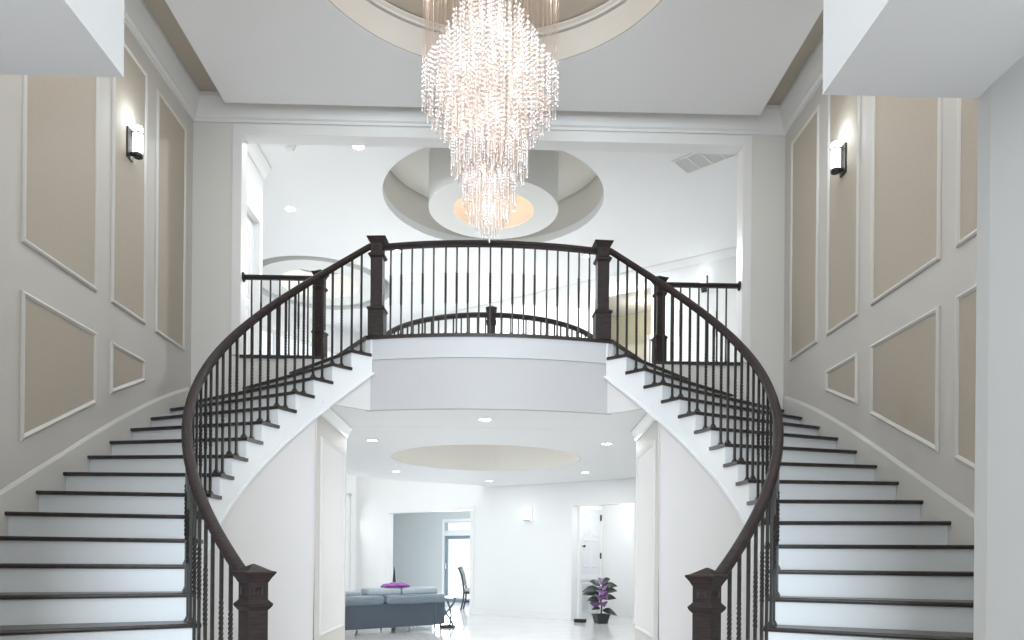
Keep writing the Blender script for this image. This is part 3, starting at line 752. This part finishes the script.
# return-air vent, turned with the slanted wall
va = .82
vt = thing('ceiling_vent', 'large white louvred air vent at the upper right ceiling', 'vent', (2.78, 9.54, UT2), va)
Lx, Ly = .36, .72
mb = MB().box(-Lx/2-.03, Lx/2+.03, -Ly/2-.03, -Ly/2, -.014, -.0005).box(-Lx/2-.03, Lx/2+.03, Ly/2, Ly/2+.03, -.014, -.0005).box(-Lx/2-.03, -Lx/2, -Ly/2, Ly/2, -.014, -.0005).box(Lx/2, Lx/2+.03, -Ly/2, Ly/2, -.014, -.0005)
for i in range(1, 4): mb.box(-Lx/2, Lx/2, -Ly/2+Ly*i/4-.01, -Ly/2+Ly*i/4+.01, -.014, -.0005)
mb.build('frame', M['trim'], vt, world=False)
mb = MB()
for i in range(24):
    y = -Ly/2+.013+i*Ly/24
    mb.add([(-Lx/2, y, -.002), (Lx/2, y, -.002), (Lx/2, y+.014, -.012), (-Lx/2, y+.014, -.012), (-Lx/2, y, -.0005), (Lx/2, y, -.0005), (Lx/2, y+.014, -.0105), (-Lx/2, y+.014, -.0105)],
           [(0,1,2,3),(7,6,5,4),(0,4,5,1),(1,5,6,2),(2,6,7,3),(3,7,4,0)])
mb.build('louvers', M['ringwhite'], vt, world=False)

def sconce(fn, label, watts=2.2, band=True):
    # fn(a, h, z): along the wall, out from it, up
    o = thing('wall_sconce', label, 'wall lamp', fn(0, 0, 0))
    MB().obox(lambda p, q, z: fn(p, q, z), -.055, .055, .0005, .016, -.145, .13).build('backplate', M['iron'], o)
    MB().obox(lambda p, q, z: fn(p, q, z), -.012, .012, .016, .05, -.11, -.085).build('arm', M['iron'], o)
    cy = .078
    def fr_(a, b, c): return fn(a, cy+b, c)
    MB().lathex([(.002, -.10), (.040, -.10), (.043, -.08), (.043, .145), (.040, .15), (.002, .15)], 24, fr_).build('glass_shade', M['shade'], o, smooth=True)
    MB().lathex([(.002, -.132), (.036, -.132), (.046, -.123), (.046, -.099), (.002, -.099)], 24, fr_).build('base_cap', M['iron'], o, smooth=True)
    if band: MB().lathex([(.0432, .084), (.0462, .084), (.0462, .096), (.0432, .096), (.0432, .084)], 24, fr_).build('band', M['iron'], o)
    p = fn(0, .13, .21); light('sconce_lamp', 'POINT', p, watts, (.80, .90, 1), .06)
for sg in (-1, 1):
    sconce(lambda a, h, z: (sg*(W-.0075-h), 6.865+a, 4.925+z), 'lit cylinder wall sconce on the %s stair wall panel' % side[sg])
def sc1(a, h, z): return FW(1.64+a, -h, 2.06+z)
o = thing('wall_sconce', 'small square lit sconce on the white far wall of lower hall', 'wall lamp', sc1(0, 0, 0))
MB().obox(sc1, -.092, .092, .0005, .02, -.13, .13).build('backplate', M['chrome'], o)
MB().obox(sc1, -.065, .065, .02, .09, -.12, .12).build('glass_shade', M['shadedim'], o)
MB().obox(sc1, -.07, .07, .021, .095, -.135, -.121).build('base_cap', M['chrome'], o)
light('sconce_lamp', 'POINT', sc1(0, .16, 0), .1, (1, .98, .95), .05)
def sc2(a, h, z): return FW(5.20+a, -h, 5.92+z)
sconce(sc2, 'lit cylinder wall sconce on the upper far wall above the right balcony', .25)

# ------------------------------------------------------------------ chandelier
ch = thing('chandelier', 'large tiered crystal bead chandelier hanging in the middle of the stair hall', 'chandelier', (0, CY, 3.6))
MB().lathe([(.002, TOP), (.62, TOP), (.62, TOP-.03), (.60, TOP-.045), (.002, TOP-.045)], 64, (0, CY, 0)).build('canopy', M['chrome'], ch, smooth=True)
def interp(tab, x):
    for (a, b), (c, d) in zip(tab, tab[1:]):
        if x <= c: return b+(d-b)*(x-a)/(c-a)
    return tab[-1][1]
ztop = [(0, 5.78), (.10, 5.68), (.22, 5.45), (.29, 5.31), (.35, 5.19), (.41, 5.08), (.465, 4.98), (.53, 4.86)]
zbot = [(0, 4.18), (.20, 4.22), (.29, 4.29), (.35, 4.38), (.41, 4.47), (.46, 4.55), (.53, 4.62)]
strands = []
for r, n in [(.52, 44), (.465, 40), (.41, 36), (.35, 30), (.29, 26), (.225, 20), (.16, 14), (.09, 8)]:
    for i in range(n):
        strands.append((r+random.uniform(-.006, .006), 2*PI*(i+random.uniform(-.15, .15))/n+r*9))
wires = MB(); rest = MB(); cnt = 0
def strand(mb, x, y, zt, zb):
    z = math.floor(zt/.037)*.037+random.uniform(-.008, .008)
    while z > zb+.08:
        mb.ico((x, y, z), random.uniform(.0125, .0145), 1.0); z -= .037
    mb.lathe([(.001, zb), (.0045, zb+.012), (.0045, zb+.06), (.001, zb+.072)], 5, (x, y, 0))
    mb.ico((x, y, zb-.004), .010)
for r, t in strands:
    x, y = r*math.cos(t), CY+r*math.sin(t)
    zt = interp(ztop, r)+random.uniform(-.02, .02); zb = interp(zbot, r)+random.uniform(-.03, .03)
    wires.tube([(x, y, zb+.02), (x, y, TOP-.04)], .0016, 4, up=Vector((1, 0, 0)))
    if cnt < 100:
        m_ = MB(); strand(m_, x, y, zt, zb); m_.build('bead_strand', M['crystal'], ch); cnt += 1
    else: strand(rest, x, y, zt, zb)
o = rest.build('bead_strand', M['crystal'], ch); o['kind'] = 'stuff'; o['label'] = 'inner bead strands'
rods = []
for r, n, zt, zb in [(.295, 38, 4.34, 4.11), (.25, 30, 4.28, 4.06), (.205, 26, 4.08, 3.86), (.20, 22, 4.28, 4.02), (.15, 18, 4.06, 3.74), (.10, 14, 4.05, 3.67), (.12, 12, 4.28, 4.0), (.05, 7, 4.05, 3.63), (.006, 1, 4.05, 3.59)]:
    for i in range(n): rods.append((r, 2*PI*(i+random.uniform(-.15, .15))/n+r*7, zt+random.uniform(-.015, .015), zb+random.uniform(-.025, .02)))
rest = MB(); cnt = 0
for r, t, zt, zb in rods:
    x, y = r*math.cos(t), CY+r*math.sin(t)
    m_ = MB() if cnt < 100 else rest
    m_.ico((x, y, zt), .009)
    z = zt-.022
    while z > zb+.09:
        m_.ico((x, y, z), .0085, 1.3); z -= .024
    m_.lathe([(.001, zb), (.007, zb+.015), (.006, zb+.085), (.001, zb+.095)], 6, (x, y, 0))
    if cnt < 100: m_.build('crystal_rod', M['crystal'], ch)
    cnt += 1
    wires.tube([(x, y, zb+.05), (x, y, zt+.3)], .0014, 4, up=Vector((1, 0, 0)))
o = rest.build('crystal_rod', M['crystal'], ch); o['kind'] = 'stuff'; o['label'] = 'inner crystal rods'
for i in range(46):                                     # outer curtain of fine suspension wires
    t = 2*PI*i/46; r = .50
    wires.tube([(r*math.cos(t), CY+r*math.sin(t), 4.95), (r*math.cos(t), CY+r*math.sin(t), TOP-.04)], .0016, 4, up=Vector((1, 0, 0)))
o = wires.build('suspension_wire', M['wire'], ch); o['kind'] = 'stuff'
for z, r, n in ((5.25, .12, 4), (4.85, .25, 6), (4.45, .2, 5), (4.12, .08, 3), (3.85, .04, 2)):
    for i in range(n):
        t = 2*PI*i/n+z
        x, y = r*math.cos(t), CY+r*math.sin(t)
        MB().lathe([(.001, -.03), (.010, -.022), (.013, 0), (.008, .02), (.001, .03)], 10, (x, y, z)).build('bulb', M['bulb'], ch, smooth=True)
for z, r, n, e in ((5.25, .12, 3, .9), (4.85, .30, 5, .95), (4.5, .22, 4, .55), (4.1, .0, 1, .7), (3.85, .0, 1, .4)):
    for i in range(n):
        light('chandelier_lamp', 'POINT', (r*math.cos(2*PI*i/n+.4), CY+r*math.sin(2*PI*i/n+.4), z), e, (1, .91, .85), .06)
light('canopy_fill', 'POINT', (0, CY, 6.05), 30, (1, .88, .76), .12)  # fill light added under the canopy to brighten ceiling and walls

# ------------------------------------------------------------------ sofa group
sx, sy, srot = -1.57, 11.12, .712
sofa = thing('sofa', 'dark slate leather sofa seen from behind in the lower hall', 'sofa', (sx, sy, 0), srot)
B = lambda *a, r=.03, seg=3: MB().rbox(*a, r=r, seg=seg)
def part(name, m, mb, parent, **k): return mb.build(name, m, parent, smooth=True, world=False)
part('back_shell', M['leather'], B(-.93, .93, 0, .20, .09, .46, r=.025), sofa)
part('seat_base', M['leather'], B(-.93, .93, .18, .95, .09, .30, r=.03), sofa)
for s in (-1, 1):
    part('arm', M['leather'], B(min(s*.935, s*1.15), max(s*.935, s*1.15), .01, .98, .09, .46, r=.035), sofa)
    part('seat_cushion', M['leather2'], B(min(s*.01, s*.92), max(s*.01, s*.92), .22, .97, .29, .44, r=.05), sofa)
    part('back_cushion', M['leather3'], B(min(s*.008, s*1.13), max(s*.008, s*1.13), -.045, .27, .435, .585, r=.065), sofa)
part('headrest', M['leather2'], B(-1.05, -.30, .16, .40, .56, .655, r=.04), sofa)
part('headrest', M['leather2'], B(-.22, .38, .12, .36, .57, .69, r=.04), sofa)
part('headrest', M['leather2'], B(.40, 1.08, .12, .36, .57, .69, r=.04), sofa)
for a in (-1.0, 0., 1.0):
    for b in (.12, .85):
        MB().tube([(a, b-.03, .005), (a, b, .1)], .014, 8, up=Vector((1, 0, 0))).build('leg', M['chrome'], sofa, world=False)
# purple throw folded on the headrest
th = thing('throw_blanket', 'folded purple throw blanket lying on the sofa back', 'blanket', (sx, sy, 0), srot)
rings = []
for i in range(15):
    x = .10+.48*i/14
    k = math.sin(PI*min(1, max(0, (i+.35)/14.7)))**.35
    hh = .036*k*(1+.15*math.sin(i*1.3)); ww = .13*k*(1+.08*math.cos(i*1.9))
    rings.append([(x+.01*math.sin(j), .24+ww*math.cos(2*PI*j/14), .692+hh+hh*math.sin(2*PI*j/14)*(1+.12*math.sin(3*j+i))) for j in range(14)])
part('blanket', M['purple'], MB().loft(rings), th)
# side table with curved chrome legs
stx, sty = -.70, 12.28
tb = thing('side_table', 'small round side table with crossing curved chrome legs beside sofa', 'table', (stx, sty, 0), .4)
MB().lathe([(.002, .50), (.155, .50), (.16, .505), (.155, .512), (.002, .512)], 32).build('tabletop', M['glass'], tb, world=False)
for q in range(3):
    t = 2*PI*q/3
    P = []
    for i in range(17):
        s = i/16; r = .13*math.cos(s*PI)+.0; z = .498*(1-s)+.012*s
        off = .05*math.sin(s*PI)
        P.append((r*math.cos(t)-off*math.sin(t), r*math.sin(t)+off*math.cos(t), z))
    MB().tube(P, .018, 8).build('leg', M['tableleg'], tb, world=False, smooth=True)
MB().tube([(.12*math.cos(2*PI*i/24), .12*math.sin(2*PI*i/24), .02) for i in range(24)], .019, 6, True).build('base_ring', M['black'], tb, world=False)
# tall dark ornament
orn = MB().loft([[(-2.117+h*a, 16.2+h*b, z) for a, b in ((-1,-1),(1,-1),(1,1),(-1,1))] for h, z in ((.10, 0), (.10, .03), (.06, .05), (.05, .5), (.006, .97))])
tag(orn.build('ornament', M['black']), 'slender dark pointed ornament rising behind the sofa', 'ornament')
# dining chair in the next room
cx_, cy_ = -.36, 16.78
chr_ = thing('dining_chair', 'dark framed dining chair with curved back in the doorway', 'chair', (cx_, cy_, 0), -.1)
# local: faces +x
part('seat', M['fabric'], B(-.22, .24, -.23, .23, .42, .50, r=.03), chr_)
part('seat_frame', M['chairwood'], B(-.23, .24, -.235, .235, .37, .42, r=.012), chr_)
for s in (-1, 1):
    MB().sweep([(-.30, s*.20, .0), (-.25, s*.20, .2), (-.23, s*.20, .42), (-.25, s*.205, .6), (-.29, s*.215, .80), (-.345, s*.22, .945)], sq(.0165), up=Vector((0, 1, 0))).build('leg', M['chairwood'], chr_, world=False)
    MB().sweep([(.23, s*.21, .0), (.235, s*.21, .2), (.22, s*.21, .38)], sq(.0165), up=Vector((0, 1, 0))).build('leg', M['chairwood'], chr_, world=False)
MB().sweep([(-.352-.015*math.cos(i*PI/12-PI/2), -.25+.5*i/12, (.94+.03*math.sin(PI*i/12))) for i in range(13)], sq(.018)).build('top_rail', M['chairwood'], chr_, world=False)
MB().loft([[(x0_, -.185, z), (x0_+.03, -.185, z), (x0_+.03, .185, z), (x0_, .185, z)] for x0_, z in ((-.255, .55), (-.282, .70), (-.315, .84), (-.35, .93))]).build('backrest', M['fabric'], chr_, world=False)
MB().box(-.24, .22, -.21, -.19, .18, .205).box(-.24, .22, .19, .21, .18, .205).build('stretcher', M['chairwood'], chr_, world=False)

# potted plant in the right doorway
PX, PY = 2.01, 13.33
pp = thing('potted_plant', 'purple leaved rubber plant in a dark pot in the right doorway', 'plant', (PX, PY, 0))
square_stack(MB(), PX, PY, .3, [(.09, .0), (.118, .14), (.128, .142), (.128, .168), (.112, .168), (.108, .145)]).build('pot', M['pot'], pp)
square_stack(MB(), PX, PY, .3, [(.106, .13), (.106, .150)]).build('soil', M['soil'], pp)
MB().tube([(PX, PY, .14), (PX+.012, PY, .30), (PX-.01, PY+.01, .45), (PX+.01, PY, .62), (PX+.03, PY, .70)], .014, 8, up=Vector((1, 0, 0))).build('stem', M['stem'], pp)
leaves = [(.24, .30, -25, 'g', 0), (.27, .20, 205, 'g', 12), (.34, .24, 160, 'p', 25), (.36, .22, -80, 'p', 30), (.42, .28, 190, 'g', 15), (.44, .30, 5, 'g', 20), (.47, .24, -110, 'p', 35), (.50, .22, -60, 'p', 30),
          (.52, .36, 170, 'g', 18), (.55, .26, -95, 'p', 40), (.56, .34, 15, 'g', 22), (.60, .36, 185, 'g', 12), (.62, .22, -70, 'p', 45), (.64, .32, -5, 'g', 25), (.66, .30, 150, 'g', 40), (.68, .26, 60, 'p', 50), (.70, .26, 20, 'g', 45), (.40, .22, 90, 'g', 30), (.58, .22, 100, 'p', 40)]
for z, L, az, kd, el in leaves:
    az = math.radians(az); el = math.radians(el); wd = L*(.27 if kd == 'g' else .56)
    rows = []
    roll = math.radians(55)*(1 if math.cos(az) > 0 else -1)*abs(math.cos(az))
    wv = Vector((-math.sin(az)*math.cos(roll), math.cos(az)*math.cos(roll), math.sin(roll)))
    for i in range(9):
        s = i/8; rr = L*(.1+.9*s); zz = z+rr*math.sin(el)-(.30 if math.sin(az) > -.5 else .75)*L*s*s
        hw = wd*math.sin(PI*min(.99, max(.02, s))**.8)*.75+.002; rad = rr*math.cos(el)
        for w_, up_ in ((-1, .02), (-.5, .004), (0, -.01), (.5, .004), (1, .02)):
            rows.append((PX+rad*math.cos(az)+w_*hw*wv.x, PY+rad*math.sin(az)+w_*hw*wv.y, zz+w_*hw*wv.z+up_*L*2*hw/wd))
    fs = [(i*5+j, i*5+j+1, i*5+6+j, i*5+5+j) for i in range(8) for j in range(4)]
    top = MB().add(rows, fs)
    n0 = len(rows); top.add([(a, b, c-.004) for a, b, c in rows], fs)
    bor = [0,1,2,3,4]+[i*5+4 for i in range(1, 9)]+[43,42,41,40]+[i*5 for i in range(7, 0, -1)]
    for i in range(len(bor)):
        a, b = bor[i], bor[(i+1) % len(bor)]; top.f.append((a, b, b+n0, a+n0))
    lf = top.build('leaf', M['leafp' if kd == 'p' else 'leafg'], pp, smooth=True)
    lf['label'] = 'purple leaf' if kd == 'p' else 'dark green leaf'
bx = thing('small_box', 'small low black box on the floor left of the plant pot', 'box', (1.655, 13.52, 0), FROT)
MB().rbox(-.10, .10, -.06, .06, .0005, .045, r=.01).build('body', M['black'], bx, world=False)
MB().rbox(-.104, .104, -.064, .064, .0455, .06, r=.006).build('lid', M['black'], bx, world=False)

# ------------------------------------------------------------------ daylight, lamps and added fill
w = bpy.data.worlds.new('sky'); sc.world = w; w.use_nodes = True
bg = w.node_tree.nodes['Background']; bg.inputs['Color'].default_value = (.92, .96, 1, 1); bg.inputs['Strength'].default_value = .95
R90 = PI/2
# daylight through the entrance glazing behind the viewer
light('entrance_daylight', 'AREA', (0, -6.0, 2.85), 920, (.78, .90, 1), 5.0, (R90, 0, 0), 5.4)
def face(dirv): return dirv.to_track_quat('-Z', 'Z').to_euler()
UPV = Vector((0, 0, 1))
light('family_window_daylight', 'AREA', WL(1.78, -.12, 1.4), 16, (.92, .97, 1), 3.0, face(FD), 2.4)
light('family_upper_window_daylight', 'AREA', WL(1.78, -.12, 4.65), 14, (.92, .97, 1), 3.0, face(FD-FN*.5+UPV*.3), 2.4)
light('glazed_door_daylight', 'AREA', FW(-2.66, RW-.1, 1.1), 45, (.85, .93, 1), .8, face(-FN), 1.6)
light('dining_fill', 'POINT', FW(-1.2, 1.6, 2.3), 26, (.90, .96, 1), .2)  # fill light added to brighten this room, no fixture modelled
light('drum_cove_lamp', 'POINT', (Cc[0], Cc[1], 6.62), 6.5, (1, .66, .46), .15)
light('drum_cove_lamp', 'POINT', (DC[0], DC[1], 6.75), 6, (1, .95, .88), .15)
light('corridor_lamp', 'POINT', FW(3.6, .9, 5.9), 5, (1, .92, .75), .1)
light('alcove_lamp', 'POINT', FW(3.6, .45, 2.2), 10, (.95, .98, 1), .15)

# ------------------------------------------------------------------ camera
f, x0, y0 = 736.9, 512.3, 561.4; cyaw, croll = .0245, .0088
cam = bpy.data.cameras.new('camera'); co = bpy.data.objects.new('camera', cam); C.objects.link(co)
cam.sensor_fit = 'HORIZONTAL'; cam.sensor_width = 36; cam.lens = 36*f/1024
cam.shift_x = -(x0-512)/1024; cam.shift_y = (y0-320)/1024; cam.clip_start = .05
Rt = Vector((math.cos(cyaw), -math.sin(cyaw), 0)); Fw = Vector((math.sin(cyaw), math.cos(cyaw), 0)); Up = Vector((0, 0, 1))
xr = math.cos(croll)*Rt+math.sin(croll)*Up; yu = -math.sin(croll)*Rt+math.cos(croll)*Up
m4 = Matrix((( xr.x, yu.x, -Fw.x, .0649), (xr.y, yu.y, -Fw.y, 0), (xr.z, yu.z, -Fw.z, 1.1097), (0, 0, 0, 1)))
co.matrix_world = m4
sc.camera = co

vs_ = sc.view_settings; vs_.view_transform = 'Standard'; vs_.look = 'None'; vs_.gamma = 1; vs_.exposure = .54
vs_.use_curve_mapping = False
sc.cycles.max_bounces = 8; sc.cycles.diffuse_bounces = 5; sc.cycles.transparent_max_bounces = 12; sc.cycles.transmission_bounces = 6
sc.cycles.sample_clamp_indirect = 4; sc.cycles.use_denoising = True
